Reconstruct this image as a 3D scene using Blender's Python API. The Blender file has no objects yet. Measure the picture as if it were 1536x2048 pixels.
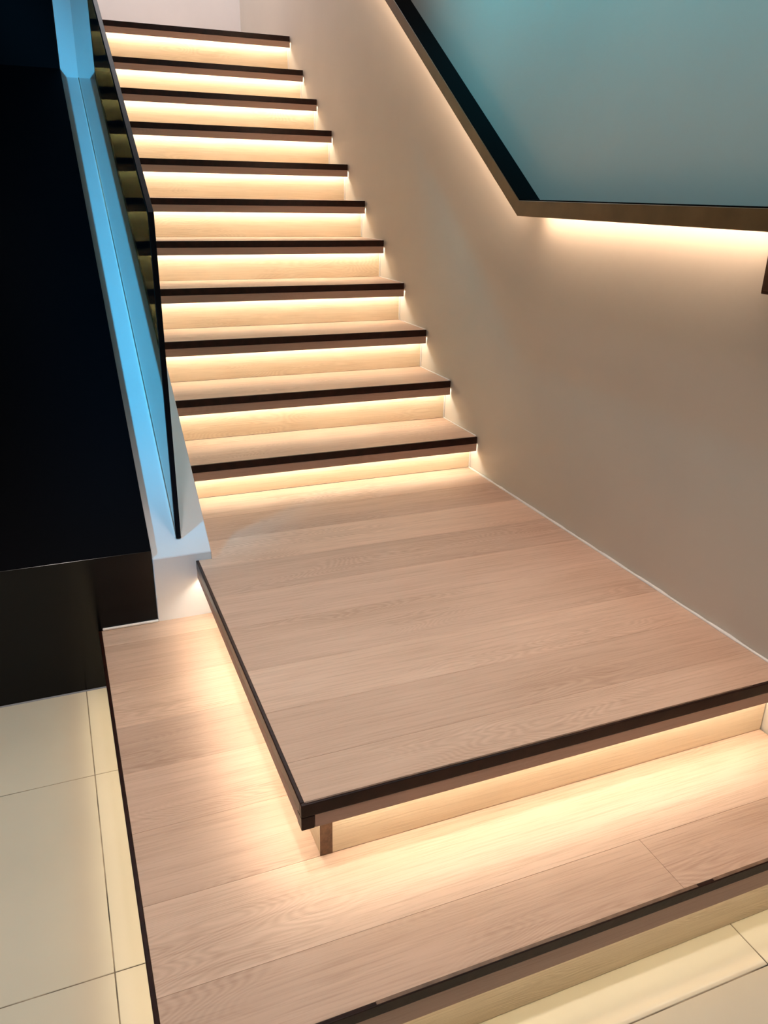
import bpy, bmesh, math, random
from mathutils import Vector, Matrix
random.seed(4)
SC = bpy.context.scene
COL = SC.collection

# ---------------------------------------------------------------- camera
F_PX, PITCH, YAW, ROLL = 1597.5, -0.3810, 0.3911, 0.0194
CAM = Vector((-1.5473, -2.7562, 1.0670))
fw = Vector((math.sin(YAW)*math.cos(PITCH), math.cos(YAW)*math.cos(PITCH), math.sin(PITCH)))
r0 = Vector((math.cos(YAW), -math.sin(YAW), 0)); u0 = r0.cross(fw)
rt = math.cos(ROLL)*r0 + math.sin(ROLL)*u0
up = -math.sin(ROLL)*r0 + math.cos(ROLL)*u0
cd = bpy.data.cameras.new('camera'); cam = bpy.data.objects.new('camera', cd); COL.objects.link(cam)
cd.sensor_fit = 'VERTICAL'; cd.sensor_height = 32.0; cd.lens = F_PX/2048*32.0
cd.clip_start = 0.02; cd.clip_end = 60
m = Matrix((rt, up, -fw)).transposed().to_4x4(); m.translation = CAM
cam.matrix_world = m
SC.camera = cam

# ---------------------------------------------------------------- view, world
SC.view_settings.view_transform = 'Standard'
try: SC.view_settings.look = 'None'
except Exception: pass
SC.view_settings.gamma = 1.0
SC.view_settings.use_curve_mapping = False
SC.view_settings.exposure = 0.0
w = bpy.data.worlds.new('world'); SC.world = w; w.use_nodes = True
w.node_tree.nodes['Background'].inputs[0].default_value = (1.0, 0.92, 0.88, 1)
w.node_tree.nodes['Background'].inputs[1].default_value = 0.16

# ---------------------------------------------------------------- unseen lamps: a blue spot at the left, the rest added as fill
def aim(o, target):
    o.rotation_euler = (Vector(target)-o.location).to_track_quat('-Z', 'Y').to_euler()
def area(name, loc, target, sx, sy, power, col, spread=180):
    l = bpy.data.lights.new(name, 'AREA'); l.shape = 'RECTANGLE'; l.size = sx; l.size_y = sy
    l.energy = power; l.color = col; l.spread = math.radians(spread)
    o = bpy.data.objects.new(name, l); COL.objects.link(o); o.location = loc; aim(o, target); return o
def spot(name, loc, target, power, col, angle, blend, rad):
    l = bpy.data.lights.new(name, 'SPOT'); l.energy = power; l.color = col
    l.spot_size = math.radians(angle); l.spot_blend = blend; l.shadow_soft_size = rad
    o = bpy.data.objects.new(name, l); COL.objects.link(o); o.location = loc; aim(o, target); return o
BLUE = (0.07, 0.55, 0.95)
spot('landing_fill_light', (-0.95, -1.05, 4.36), (-0.90, -1.0, 0), 105, (1.0, 0.83, 0.80), 46, 0.9, 0.12)  # added unseen lamp that brightens the landing
area('upper_hall_fill', (-0.9, 3.0, 4.30), (-0.9, 3.3, 1.9), 1.0, 0.8, 38, (1.0, 0.97, 1.0))  # unseen lamp put in to brighten the white back wall
area('blue_wall_fill', (-0.50, -1.0, 3.75), (0.0, -1.0, 2.38), 2.9, 0.08, 21, (0.02, 0.68, 0.93), 26)  # unseen strip added to tint the wall above the rail, beam kept narrow
spot('entrance_fill_light', (-1.75, -2.15, 4.36), (-1.60, -1.9, 0), 400, (1.0, 0.89, 0.82), 55, 1.0, 0.12)  # extra unseen lamp, lifts the tile floor and lower platform
BT = Vector((-1.31, 0.95, 0.90))
bs = spot('blue_spot_light', (-3.25, -1.60, 1.80), BT, 600, BLUE, 67, 0.35, 0.22)
# blue spot squeezed to a tall narrow beam, keeping blue off other surfaces
zax = (bs.location-BT).normalized()
yax = Vector((0, 1, 0.609)); yax = (yax-zax*yax.dot(zax)).normalized(); xax = yax.cross(zax)
bs.rotation_euler = Matrix((xax, yax, zax)).transposed().to_euler(); bs.scale = (0.12, 1, 1)

# ---------------------------------------------------------------- dimensions (metres, landing top = 0, wall face X = 0)
RISE, GO, R1, G1, R11 = 0.175, 0.2630, 0.1474, 0.2611, 0.2100
NOSE, TN = 0.0596, 0.0596            # overhang and height of a nosing
DECK = 0.036
NSTEP = 11
def yn(i): return 0.0 if i == 1 else G1+(i-2)*GO                  # nosing of tread i
def zt(i): return 0.0 if i == 0 else R1+(i-1)*RISE+(R11-RISE if i == NSTEP else 0)
LF, XL, NL, TL = -1.6135, -1.2318, 0.0535, 0.0584
ZL, XP, YP, NP, TP = -0.1881, -1.5373, -1.9021, 0.034, 0.0684
ZF = -0.3880
YB, XCL, XCR, H0, SL, YE = -0.4752, -1.3598, -1.1828, 0.0247, 0.609, 2.0719
XG, YG, HG = -1.2720, -0.4088, 0.931
CEIL = 4.40
YBACK = 3.95
def curb(y): return H0+(y-YB)*SL

# ---------------------------------------------------------------- materials
def mat(name):
    M = bpy.data.materials.new(name); M.use_nodes = True
    nt = M.node_tree; return M, nt, nt.nodes['Principled BSDF']
def node(nt, t, **kw):
    n = nt.nodes.new(t)
    for k, v in kw.items(): setattr(n, k, v)
    return n
def math_n(nt, op, a, b=None):
    n = node(nt, 'ShaderNodeMath', operation=op)
    for i, v in enumerate((a, b)):
        if v is None: continue
        if isinstance(v, (int, float)): n.inputs[i].default_value = v
        else: nt.links.new(v, n.inputs[i])
    return n.outputs[0]
def plain(name, col, rough, metal=0.0, spec=0.5, noise=0.0, nscale=8.0, bump=0.0, bscale=150.0):
    M, nt, b = mat(name)
    b.inputs['Base Color'].default_value = (*col, 1); b.inputs['Roughness'].default_value = rough
    b.inputs['Metallic'].default_value = metal; b.inputs['Specular IOR Level'].default_value = spec
    tc = node(nt, 'ShaderNodeTexCoord')
    if noise:
        n = node(nt, 'ShaderNodeTexNoise'); n.inputs['Scale'].default_value = nscale; n.inputs['Detail'].default_value = 6
        nt.links.new(tc.outputs['Object'], n.inputs['Vector'])
        r = node(nt, 'ShaderNodeMapRange'); r.inputs[1].default_value = .3; r.inputs[2].default_value = .7
        r.inputs[3].default_value = 1-noise; r.inputs[4].default_value = 1+noise
        nt.links.new(n.outputs['Fac'], r.inputs[0])
        mx = node(nt, 'ShaderNodeVectorMath', operation='SCALE'); mx.inputs[0].default_value = col
        nt.links.new(r.outputs[0], mx.inputs['Scale']); nt.links.new(mx.outputs[0], b.inputs['Base Color'])
    if bump:
        n2 = node(nt, 'ShaderNodeTexNoise'); n2.inputs['Scale'].default_value = bscale; n2.inputs['Detail'].default_value = 4
        nt.links.new(tc.outputs['Object'], n2.inputs['Vector'])
        bp = node(nt, 'ShaderNodeBump'); bp.inputs['Strength'].default_value = bump; bp.inputs['Distance'].default_value = .002
        nt.links.new(n2.outputs['Fac'], bp.inputs['Height']); nt.links.new(bp.outputs[0], b.inputs['Normal'])
    return M
def wood(name, base, dark, along='X', tint=0.03, rough=0.48):
    """oak-look laminate: pores along the board, contour lines of a stretched noise as cathedral figure"""
    M, nt, b = mat(name); L = nt.links
    tc = node(nt, 'ShaderNodeTexCoord'); oi = node(nt, 'ShaderNodeObjectInfo')
    sep = node(nt, 'ShaderNodeSeparateXYZ'); L.new(tc.outputs['Object'], sep.inputs[0])
    if along == 'X': a = sep.outputs[0]; c = math_n(nt, 'ADD', sep.outputs[1], sep.outputs[2])
    else: a = sep.outputs[1]; c = math_n(nt, 'ADD', sep.outputs[0], sep.outputs[2])
    rnd = math_n(nt, 'MULTIPLY', oi.outputs['Random'], 37.0)
    def vec(sa, sc, k):
        cb = node(nt, 'ShaderNodeCombineXYZ')
        L.new(math_n(nt, 'ADD', math_n(nt, 'MULTIPLY', a, sa), rnd), cb.inputs[0])
        L.new(math_n(nt, 'MULTIPLY', c, sc), cb.inputs[1])
        L.new(math_n(nt, 'ADD', rnd, k), cb.inputs[2]); return cb.outputs[0]
    def noise(v, scale=1.0, det=3.0, ro=.5, dist=0.0):
        n = node(nt, 'ShaderNodeTexNoise'); n.inputs['Scale'].default_value = scale; n.inputs['Detail'].default_value = det
        n.inputs['Roughness'].default_value = ro; n.inputs['Distortion'].default_value = dist; L.new(v, n.inputs['Vector']); return n.outputs['Fac']
    big = noise(vec(1.3, 7.0, 0.0), det=2.2, ro=.45)
    rings = math_n(nt, 'SINE', math_n(nt, 'MULTIPLY', big, 420.0))
    rings = math_n(nt, 'MULTIPLY_ADD', rings, 0.5); rings.node.inputs[2].default_value = 0.5
    patch = noise(vec(1.6, 5.0, 7.0), det=1.0)
    pm = node(nt, 'ShaderNodeMapRange', interpolation_type='SMOOTHSTEP'); pm.inputs[1].default_value = .48; pm.inputs[2].default_value = .62
    L.new(patch, pm.inputs[0])
    fig = math_n(nt, 'MULTIPLY', rings, pm.outputs[0])
    pores = noise(vec(7.0, 230.0, 3.0), det=3.0, ro=.6)
    pr = node(nt, 'ShaderNodeMapRange'); pr.inputs[1].default_value = .46; pr.inputs[2].default_value = .70; L.new(pores, pr.inputs[0])
    streak = noise(vec(2.2, 46.0, 11.0), det=4.0, ro=.6)
    tone = noise(vec(1.0, 5.0, 19.0), det=2.0)
    f = math_n(nt, 'ADD', math_n(nt, 'MULTIPLY', fig, .34), math_n(nt, 'MULTIPLY', pr.outputs[0], .42))
    sm = node(nt, 'ShaderNodeMapRange'); sm.inputs[1].default_value = .35; sm.inputs[2].default_value = .75; L.new(streak, sm.inputs[0])
    f = math_n(nt, 'ADD', f, math_n(nt, 'MULTIPLY', sm.outputs[0], .34))
    tm = node(nt, 'ShaderNodeMapRange'); tm.inputs[1].default_value = .35; tm.inputs[2].default_value = .7; L.new(tone, tm.inputs[0])
    f = math_n(nt, 'ADD', f, math_n(nt, 'MULTIPLY', tm.outputs[0], .30))
    mix = node(nt, 'ShaderNodeMix', data_type='RGBA'); mix.clamp_factor = True
    L.new(math_n(nt, 'MULTIPLY', f, .72), mix.inputs['Factor'])
    mix.inputs['A'].default_value = (*base, 1); mix.inputs['B'].default_value = (*dark, 1)
    hs = node(nt, 'ShaderNodeHueSaturation')
    vr = node(nt, 'ShaderNodeMapRange'); vr.inputs[3].default_value = 1-tint; vr.inputs[4].default_value = 1+tint
    L.new(oi.outputs['Random'], vr.inputs[0]); L.new(vr.outputs[0], hs.inputs['Value']); L.new(mix.outputs['Result'], hs.inputs['Color'])
    mulc = node(nt, 'ShaderNodeMix', data_type='RGBA', blend_type='MULTIPLY'); mulc.inputs['Factor'].default_value = 1.0
    L.new(hs.outputs[0], mulc.inputs['A']); L.new(oi.outputs['Color'], mulc.inputs['B'])   # each board has its own tone
    L.new(mulc.outputs['Result'], b.inputs['Base Color'])
    b.inputs['Roughness'].default_value = rough; b.inputs['Specular IOR Level'].default_value = .35
    bp = node(nt, 'ShaderNodeBump', invert=True); bp.inputs['Strength'].default_value = .22; bp.inputs['Distance'].default_value = .0015
    L.new(math_n(nt, 'ADD', math_n(nt, 'MULTIPLY', pr.outputs[0], .7), math_n(nt, 'MULTIPLY', fig, .5)), bp.inputs['Height'])
    L.new(bp.outputs[0], b.inputs['Normal'])
    return M
def glow(name, col, strength):
    M, nt, b = mat(name)
    b.inputs['Base Color'].default_value = (.8, .8, .8, 1)
    b.inputs['Emission Color'].default_value = (*col, 1); b.inputs['Emission Strength'].default_value = strength
    return M
OAK, OAKD = (0.73, 0.525, 0.40), (0.41, 0.258, 0.175)
M_oak = wood('oak_laminate', OAK, OAKD)
M_oak_side = wood('oak_laminate_side', OAK, OAKD, along='Y')
M_riser_lit = wood('oak_riser_lit', (0.80, 0.66, 0.475), (0.60, 0.46, 0.30), tint=.03)  # same oak as the treads, strip glow put into a lighter, yellower colour
M_riser_side_lit = wood('oak_riser_side_lit', (0.80, 0.66, 0.475), (0.60, 0.46, 0.30), along='Y', tint=.03)
M_fascia_shaded = wood('oak_fascia_shaded', (0.46, 0.31, 0.25), (0.35, 0.225, 0.175), tint=.04)  # same oak again, darkened so the nosing fronts look shaded
M_fascia_side_shaded = wood('oak_fascia_side_shaded', (0.46, 0.31, 0.25), (0.35, 0.225, 0.175), along='Y', tint=.04)
M_trim = plain('dark_brown_trim', (0.020, 0.0065, 0.004), .30, spec=.22, noise=.35, nscale=30, bump=.15, bscale=90)
M_corner = plain('brown_corner_profile', (0.13, 0.062, 0.030), .30, noise=.4, nscale=60, bump=.3, bscale=120)
M_wall = plain('warm_grey_paint', (0.66, 0.61, 0.535), .62, spec=.3, noise=.03, nscale=2.0, bump=.06, bscale=220)
M_white = plain('white_paint', (0.78, 0.77, 0.78), .55, spec=.3, noise=.02, nscale=6, bump=.10, bscale=140)
M_caulk = plain('white_caulk', (0.86, 0.83, 0.80), .5, bump=.5, bscale=60)
M_black = plain('black_gloss_panel', (0.0020, 0.0020, 0.0026), .14, spec=.25, bump=.02, bscale=20)
M_blackm = plain('black_matt_panel', (0.0012, 0.0014, 0.0024), .6, spec=.04)
M_rail = plain('bronze_brown_metal', (0.20, 0.112, 0.042), .42, noise=.15, nscale=12)
M_railtop = plain('rail_top_shade', (0.0012, 0.0012, 0.0016), .6, spec=.03)  # bronze rail top reflecting dark, put into a black colour
M_box = plain('brown_box', (0.055, 0.022, 0.009), .35, noise=.2, nscale=30)
M_tile = plain('cream_polished_tile', (0.66, 0.60, 0.47), .09, spec=.5, noise=.04, nscale=3.0)
M_grout = plain('dark_grout', (0.20, 0.16, 0.11), .8, noise=.95, nscale=9)
M_glassedge = plain('black_glass_edge', (0.0030, 0.0045, 0.008), .35, spec=.06)
M_lip = plain('worn_lit_lip', (0.17, 0.098, 0.062), .32, noise=.45, nscale=22, bump=.3, bscale=80)  # worn trim lip, the light on its top put into the brown
M_led = glow('warm_led', (1.0, 1.0, 0.86), 26.0)
M_led_landing = glow('warm_led_landing', (1.0, 1.0, 0.84), 28.0)
M_led_platform = glow('warm_led_platform', (1.0, 0.96, 0.70), 13.0)
M_ledrail = glow('warm_led_rail', (1.0, 0.72, 0.51), 42.0)
def glass_mat():
    M, nt, b = mat('smoked_glass')
    b.inputs['Base Color'].default_value = (0.15, 0.19, 0.11, 1); b.inputs['Roughness'].default_value = 0.0
    b.inputs['Transmission Weight'].default_value = 1.0; b.inputs['IOR'].default_value = 1.52
    return M
M_glass = glass_mat()

# ---------------------------------------------------------------- mesh helpers
def link(name, bm, M, parent=None, smooth=False):
    """one mesh object, its origin at the middle of its bounds; bm holds world coordinates"""
    bmesh.ops.recalc_face_normals(bm, faces=bm.faces)
    lo = Vector([min(v.co[k] for v in bm.verts) for k in range(3)]); hi = Vector([max(v.co[k] for v in bm.verts) for k in range(3)])
    c = (lo+hi)/2
    for v in bm.verts: v.co -= c
    me = bpy.data.meshes.new(name); bm.to_mesh(me); bm.free()
    me.materials.append(M)
    if smooth:
        for p in me.polygons: p.use_smooth = True
    o = bpy.data.objects.new(name, me); COL.objects.link(o)
    pw = Vector((0, 0, 0)); p = parent
    while p is not None: pw += p.location; p = p.parent
    o.location = c-pw; o.parent = parent
    return o
def box_bm(x0, x1, y0, y1, z0, z1, bev=0.0, seg=1):
    bm = bmesh.new(); bmesh.ops.create_cube(bm, size=1.0)
    for v in bm.verts:
        v.co = Vector(((x0+x1)/2+v.co.x*(x1-x0), (y0+y1)/2+v.co.y*(y1-y0), (z0+z1)/2+v.co.z*(z1-z0)))
    if bev: bmesh.ops.bevel(bm, geom=list(bm.edges), offset=bev, segments=seg, affect='EDGES', profile=.5)
    return bm
def box(name, x0, x1, y0, y1, z0, z1, M, parent=None, bev=0.0, seg=1):
    return link(name, box_bm(x0, x1, y0, y1, z0, z1, bev, seg), M, parent)
def prism_bm(pts, axis, a, b, bev=0.0):
    """polygon pts swept along axis from a to b; pts are the two other coordinates in order"""
    def P(p, t): return {'X': (t, p[0], p[1]), 'Y': (p[0], t, p[1]), 'Z': (p[0], p[1], t)}[axis]
    bm = bmesh.new(); A = [bm.verts.new(P(p, a)) for p in pts]; B = [bm.verts.new(P(p, b)) for p in pts]
    bm.faces.new(A); bm.faces.new(B[::-1]); n = len(pts)
    for i in range(n): bm.faces.new((A[i], A[(i+1) % n], B[(i+1) % n], B[i]))
    bmesh.ops.recalc_face_normals(bm, faces=bm.faces)
    if bev: bmesh.ops.bevel(bm, geom=list(bm.edges), offset=bev, segments=1, affect='EDGES')
    return bm
def prism(name, pts, axis, a, b, M, parent=None, bev=0.0): return link(name, prism_bm(pts, axis, a, b, bev), M, parent)
def tube(name, p0, p1, r, M, parent, n=8):
    a, b = Vector(p0), Vector(p1); d = (b-a).normalized()
    u = Vector((0, 0, 1)).cross(d).normalized(); v = d.cross(u); bm = bmesh.new()
    A = [bm.verts.new(a+r*(math.cos(t*2*math.pi/n)*u+math.sin(t*2*math.pi/n)*v)) for t in range(n)]
    B = [bm.verts.new(b+r*(math.cos(t*2*math.pi/n)*u+math.sin(t*2*math.pi/n)*v)) for t in range(n)]
    for t in range(n): bm.faces.new((A[t], A[(t+1) % n], B[(t+1) % n], B[t]))
    bm.faces.new(A[::-1]); bm.faces.new(B)
    return link(name, bm, M, parent)
def thing(name, loc, label, cat, group=None, kind=None):
    o = bpy.data.objects.new(name, None); COL.objects.link(o); o.location = loc; o.empty_display_size = .1
    o['label'] = label
    if cat: o['category'] = cat
    if group: o['group'] = group
    if kind: o['kind'] = kind
    return o
def struct(o, label, cat=None):
    o['kind'] = 'structure'; o['label'] = label; o['category'] = cat or 'wall'; return o

TONES = [(1.0, 1.0, 1.0), (.90, .87, .86), (1.03, 1.02, 1.01), (.88, .86, .86), (.97, .95, .95), (.93, .91, .90), (1.02, 1.01, 1.0), (.89, .86, .84), (.95, .93, .91)]
def tone(o, k): o.color = (*TONES[k % len(TONES)], 1); return o
# ---------------------------------------------------------------- setting
struct(box('wall_right', 0.0, 0.12, -4.2, YBACK+.12, ZF-.02, CEIL, M_wall), 'warm grey painted wall to the right of the stairs')
struct(box('wall_back', -2.6, 0.0, YBACK, YBACK+.12, 1.70, CEIL, M_white), 'white wall at the head of the stairs')
struct(box('ceiling', -4.2, 0.12, -4.2, YBACK+.12, CEIL, CEIL+.1, M_white), 'white ceiling high above the stairs', 'ceiling')
zc = curb(YE)
wl = prism('wall_left', [(YB, ZL-.19), (YB, H0), (YE, zc), (YE, CEIL-.002), (YBACK-.002, CEIL-.002), (YBACK-.002, ZL-.19)], 'X', XCL, XCR, M_white, bev=.002)
struct(wl, 'low white sloping wall that carries the glass and meets a white pier')
# upper floor behind the last tread
uf = thing('floor_upper', (-0.6, 3.4, zt(NSTEP)-.05), 'oak floor of the upper hall behind the top tread', 'floor', kind='structure')
y = yn(NSTEP)+.30; k = 0
while y < YBACK-.01:
    y2 = min(y+.195, YBACK-.002)
    box('plank', XCR+.002, -.003, y+.0003, y2-.0003, zt(NSTEP)-.05, zt(NSTEP), M_oak, uf, .0008); y = y2
# tiled floor
fl = thing('floor', (-1.8, -1.8, ZF-.03), 'polished cream tile floor with thin dark joints', 'floor', kind='structure')
box('grout_bed', -4.1, -0.001, -4.1, YB-.002, ZF-.03, ZF-.0012, M_grout, fl)
T = 0.6215; X0 = -1.595
cols = [X0-T*4, X0-T*3, X0-T*2, X0-T, X0, X0+T, X0+2*T, -.002]
for ci in range(len(cols)-1):
    xa, xb = cols[ci], cols[ci+1]
    ys = -1.972+T*3 if ci >= 5 else -0.888+T
    rows = [YB-.002]
    while ys > -4.0:
        ys -= T
        if ys < YB-.02: rows.append(ys)
    for a, b in zip(rows[:-1], rows[1:]):
        box('tile', xa+.0012, xb-.0012, b+.0012, a-.0012, ZF-.012, ZF, M_tile, fl, .0008)

# black cladding left of the low wall: upright plinth, sloping cover, wall above
bc = thing('black_cladding', (-2.4, YB, ZF), 'glossy black panelling to the left of the white sloping wall', 'panelling')
ZS = 0.0537
box('plinth_panel', -4.0, XCL-.0015, YB+.002, YB+.022, ZF+.001, ZS-.001, M_black, bc, .0012)
XB = XCL-.0015
prism('sloping_panel', [(YB+.002, ZS-.0005), (YB+.022, ZS-.028), (YE, ZS+(YE-YB)*SL-.06), (YE, ZS+(YE-YB)*SL+.008)], 'X', -4.0, XB, M_blackm, bc, .0012)
box('upper_panel', -4.0, XB, YE+.001, YE+.03, ZS+(YE-YB)*SL-.2, CEIL-.002, M_blackm, bc, .0012)
box('caulk_bead', XP+.012, XCL, YB-.006, YB+.0018, ZL+.0005, ZL+.008, M_caulk, bc, .002)

# ---------------------------------------------------------------- lower platform
lp = thing('entry_platform', (-0.78, -1.2, ZF), 'wide lower oak platform standing on the tile floor', 'platform')
TRW = .009
def split(seams, lo, hi): s = [hi]+[v for v in seams if lo < v < hi]+[lo]; return list(zip(s[:-1], s[1:]))
for k, (hi, lo) in enumerate(split([-.575, -.785, -.985, -1.168, -1.364, -1.560, -1.757], YP+TRW, YB-.001)):
    parts = [(XP+TRW, -.004)]
    if hi < -1.7: parts = [(XP+TRW, -.540), (-.540, -.004)]
    for xa, xb in parts:
        tone(box('plank', xa+.0002, xb-.0002, lo+.0002, hi-.0002, ZL-DECK, ZL, M_oak, lp, .0005), k+(3 if xa > -1 else 0))
HT = .024
def trim_front(parent, x0, x1, y, z, ht=HT): return box('edge_trim', x0, x1, y, y+TRW, z-ht, z+.001, M_trim, parent, .0016, 2)
def trim_side(parent, x, y0, y1, z, ht=HT): return box('edge_trim', x, x+TRW, y0, y1, z-ht, z+.001, M_trim, parent, .0016, 2)
tp = trim_front(lp, XP, -.003, YP, ZL); trim_side(lp, XP, YP+TRW+.0005, YB-.001, ZL)
box('fascia', XP+.027, -.003, YP+.001, YP+.011, ZL-TP, ZL-HT-.0003, M_fascia_shaded, lp, .0006)
box('fascia', XP+.001, XP+.011, YP+.028, YB-.001, ZL-TP, ZL-HT-.0003, M_fascia_side_shaded, lp, .0006)
box('corner_profile', XP, XP+.0265, YP, YP+.0275, ZL-TP-.0005, ZL-HT-.0003, M_trim, lp, .0012)
box('riser', XP+.05, -.003, YP+NP, YP+NP+.012, ZF+.001, ZL-DECK-.0005, M_riser_lit, lp, .0006)
box('riser', XP+.05, XP+.062, YP+NP+.0125, YB-.001, ZF+.001, ZL-DECK-.0005, M_riser_side_lit, lp, .0006)
tube('led_strip', (XP+.03, YP+.0215, ZL-DECK-.0055), (-.006, YP+.0215, ZL-DECK-.0055), .005, M_led_platform, lp)
tube('led_strip', (XP+.029, YP+.034, ZL-DECK-.0055), (XP+.029, YB-.01, ZL-DECK-.0055), .005, M_led_platform, lp)

for xa, xb in ((-1.19, -.512), (-.472, -.004)):              # worn lip, broken in one place; lighter brown paints its lit top
    box('trim_lip', xa, xb, YP+.0015, YP+TRW-.0005, ZL+.0011, ZL+.0021, M_lip, tp, .0003)
# ---------------------------------------------------------------- landing
ld = thing('landing', (-0.62, -0.8, ZL), 'large oak landing slab overhanging the lower platform', 'landing')
XI = XL+TRW
for k, (hi, lo) in enumerate(split([-.146, -.343, -.541, -.736, -.922, -1.134, -1.310, -1.486], LF+TRW, NOSE-.001)):
    a, b = lo+.0002, hi-.0002
    if lo >= YB: pts = [(XCR+.001, a), (-.009, a), (-.009, b), (XCR+.001, b)]
    elif hi > YB: pts = [(XI, a), (-.009, a), (-.009, b), (XCR+.001, b), (XCR+.001, YB-.001), (XI, YB-.001)]
    else: pts = [(XI, a), (-.009, a), (-.009, b), (XI, b)]
    tone(prism('plank', pts, 'Z', -DECK, 0, M_oak, ld, .0005), k)
HTL = .028
tl = trim_front(ld, XL, -.004, LF, 0, HTL); box('trim_lip', XL+.010, -.125, LF+.0045, LF+TRW-.0003, .0011, .0018, M_lip, tl, .0002); trim_side(ld, XL, LF+TRW+.0005, YB-.001, 0, HTL)
box('fascia', XL+.027, -.004, LF+.001, LF+.011, -TL, -HTL-.0003, M_fascia_shaded, ld, .0006)
box('fascia', XL+.001, XL+.011, LF+.028, YB-.001, -TL, -HTL-.0003, M_fascia_side_shaded, ld, .0006)
box('corner_profile', XL, XL+.0265, LF, LF+.0275, -TL-.0005, -HTL-.0003, M_trim, ld, .0014)
box('riser', XL+NL, -.004, LF+NL, LF+NL+.012, ZL+.0005, -DECK-.0005, M_riser_lit, ld, .0006)
box('riser', XL+NL, XL+NL+.012, LF+NL+.0125, YB-.001, ZL+.0005, -DECK-.0005, M_riser_side_lit, ld, .0006)
box('corner_profile', XL+NL-.0015, XL+NL+.025, LF+NL-.0015, LF+NL-.0002, ZL+.001, -DECK-.001, M_corner, ld, .0004)
tube('led_strip', (XL+.03, LF+.029, -DECK-.0055), (-.008, LF+.029, -DECK-.0055), .005, M_led_landing, ld)
tube('led_strip', (XL+.029, LF+.045, -DECK-.0055), (XL+.029, YB-.01, -DECK-.0055), .005, M_led_landing, ld)
# hand-run caulk along the wall
def bead(name, pts, r, parent):
    bm = bmesh.new(); rings = []
    for k, p in enumerate(pts):
        rr = r*random.uniform(.75, 1.25); ring = []
        for j in range(6):
            a = j*math.pi/3; ring.append(bm.verts.new((p[0]-rr*abs(math.cos(a))*.9 if False else p[0]+rr*math.cos(a), p[1], p[2]+rr*math.sin(a))))
        rings.append(ring)
    for A, B in zip(rings[:-1], rings[1:]):
        for j in range(6): bm.faces.new((A[j], A[(j+1) % 6], B[(j+1) % 6], B[j]))
    bm.faces.new(rings[0]); bm.faces.new(rings[-1][::-1])
    return link(name, bm, M_caulk, parent, True)
bead('caulk_bead', [(-.0055, LF+.02+k*.03, .0005) for k in range(int((NOSE-LF-.02)/.03)+1)], .0048, ld)

# ---------------------------------------------------------------- staircase
st = thing('staircase', (-0.6, 1.3, 0.0), 'flight of eleven oak steps rising between white wall and grey wall', 'staircase')
XA, XZ = XCR+.0015, -.006
for i in range(1, NSTEP+1):
    y0, z = yn(i), zt(i)
    y1 = yn(i+1)+NOSE+.0 if i < NSTEP else y0+.2995
    t = box('tread', XA, XZ, y0+TRW, y1-.0005, z-DECK, z, M_oak, st, .0008)
    trim_front(t, XA, XZ, y0, z, .0275)
    box('fascia', XA, XZ, y0+.001, y0+.011, z-TN, z-.0278, M_fascia_shaded, t, .0006)
    tube('led_strip', (XA+.004, y0+.031, z-DECK-.0055), (XZ-.006, y0+.031, z-DECK-.0055), .005, M_led, t)
    rr = box('riser', XA, XZ, y0+NOSE, y0+NOSE+.012, zt(i-1)+.0006, z-DECK-.0005, M_riser_lit, st, .0005)
    box('caulk_bead', XZ+.0003, -.0004, y0+NOSE-.003, y0+NOSE+.004, zt(i-1)+.001, z-DECK-.002, M_caulk, rr, .001)
    if i < NSTEP: box('caulk_bead', XZ+.0003, -.0004, y0+.02, y1-.003, z-.005, z+.0015, M_caulk, t, .001)

# ---------------------------------------------------------------- glass balustrade
gb = thing('glass_balustrade', (XG, YG, curb(YG)), 'smoked glass balustrade with black edge standing on the white sloping wall', 'balustrade')
GW = .006; yE = YE-.004
prism('glass_panel', [(YG, curb(YG)+.001), (yE, curb(yE)+.001), (yE, curb(yE)+HG), (YG, curb(YG)+HG)], 'X', XG-GW, XG+GW, M_glass, gb, .0006)
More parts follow.
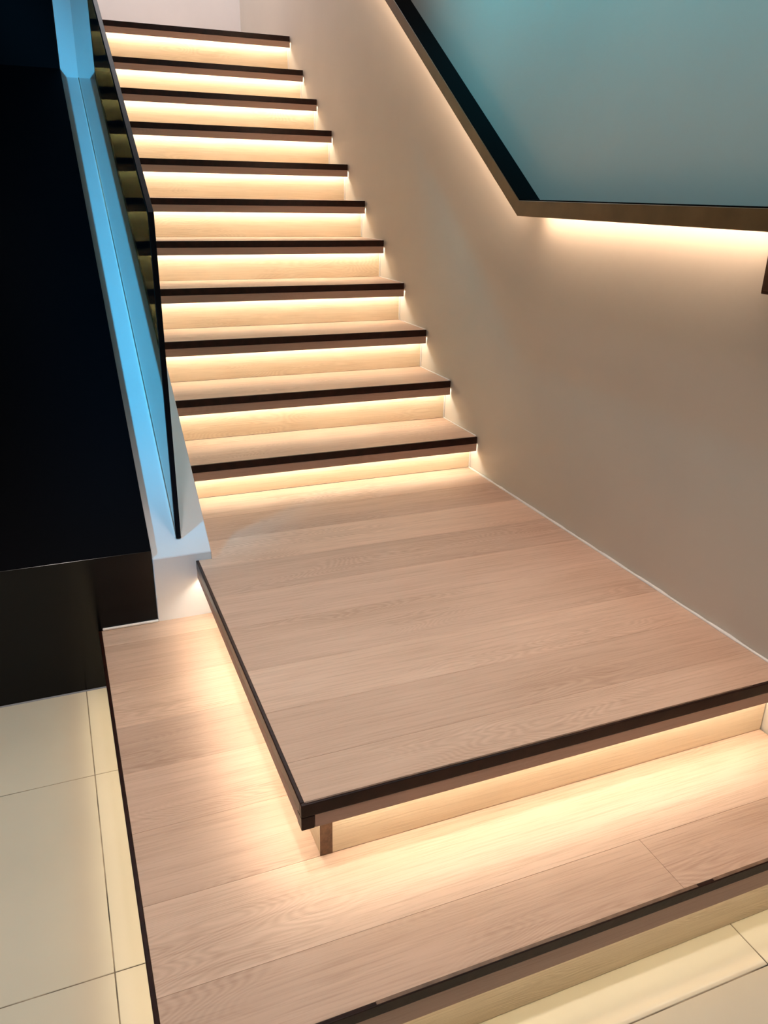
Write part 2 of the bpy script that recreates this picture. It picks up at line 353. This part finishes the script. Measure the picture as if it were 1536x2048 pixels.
# black edge: front upright and sloping top
EW = .0075; tt = .016; tk = .014
zg0 = curb(YG)+.004; zg1 = curb(YG)+HG
prism('edge_trim', [(YG-tt, zg0-.01), (YG-.0006, zg0), (YG-.0006, zg1+.0006), (yE, curb(yE)+HG+.0006), (yE, curb(yE)+HG+tk), (YG-tt, zg1+tk-tt*SL*.4)], 'X', XG-EW, XG+EW, M_glassedge, gb, .001)
for s in (-1, 1):
    prism('sealant_bead', [(YG-.01, curb(YG-.01)+.0005), (yE, curb(yE)+.0005), (yE, curb(yE)+.005), (YG-.01, curb(YG-.01)+.005)], 'X', XG+s*(GW+.0003), XG+s*(GW+.0048), M_caulk, gb, .001)

# ---------------------------------------------------------------- handrail on the right wall
hr = thing('wall_handrail', (0, -.3, 1.0), 'bronze brown box handrail with warm light beneath on the grey wall', 'handrail')
D = .08; RS = .678; YC, ZC = -.310, 1.049; YT, YR = 3.2, -3.9
rb_ = .048; mz = -.304
top = [(YR, ZC), (YC, ZC), (YT, ZC+(YT-YC)*RS)]
bot = [(YT, 1.001+(YT-mz)*RS), (mz, 1.001), (YR, 1.001)]
prism('rail', top+bot, 'X', -D, -.062, M_rail, hr, .0012)
G = .024                                                # the back of the rail is cut away underneath for the light
prism('back_plate', top+[(YT, 1.001+G+(YT-mz)*RS), (mz, 1.001+G), (YR, 1.001+G)], 'X', -.0618, -.0008, M_rail, hr)
prism('top_shade', [(YR, ZC+.0004), (YC, ZC+.0004), (YT, ZC+.0004+(YT-YC)*RS), (YT, ZC+.003+(YT-YC)*RS), (YC-.0005, ZC+.003), (YR, ZC+.003)], 'X', -D+.001, -.0008, M_railtop, hr)  # thin black layer painting the dark upper face of the bronze rail
zl_ = 1.001+G
box('led_strip', -.052, -.040, YR+.02, mz-.06, zl_-.0045, zl_-.0004, M_ledrail, hr)
prism('led_strip', [(mz+.05, zl_+.05*RS-.0004), (YT-.02, zl_+(YT-.02-mz)*RS-.0004), (YT-.02, zl_+(YT-.02-mz)*RS-.0045), (mz+.05, zl_+.05*RS-.0045)], 'X', -.052, -.040, M_ledrail, hr)

# ---------------------------------------------------------------- small wall box under the horizontal rail
wb = thing('wall_box', (0, -1.41, .865), 'dark brown box on the grey wall under the level handrail', 'box')
box('body', -.030, -.0006, -1.545, -1.325, .865, .975, M_box, wb, .002, 2)
box('cover_plate', -.034, -.0302, -1.537, -1.333, .873, .967, M_box, wb, .0012)
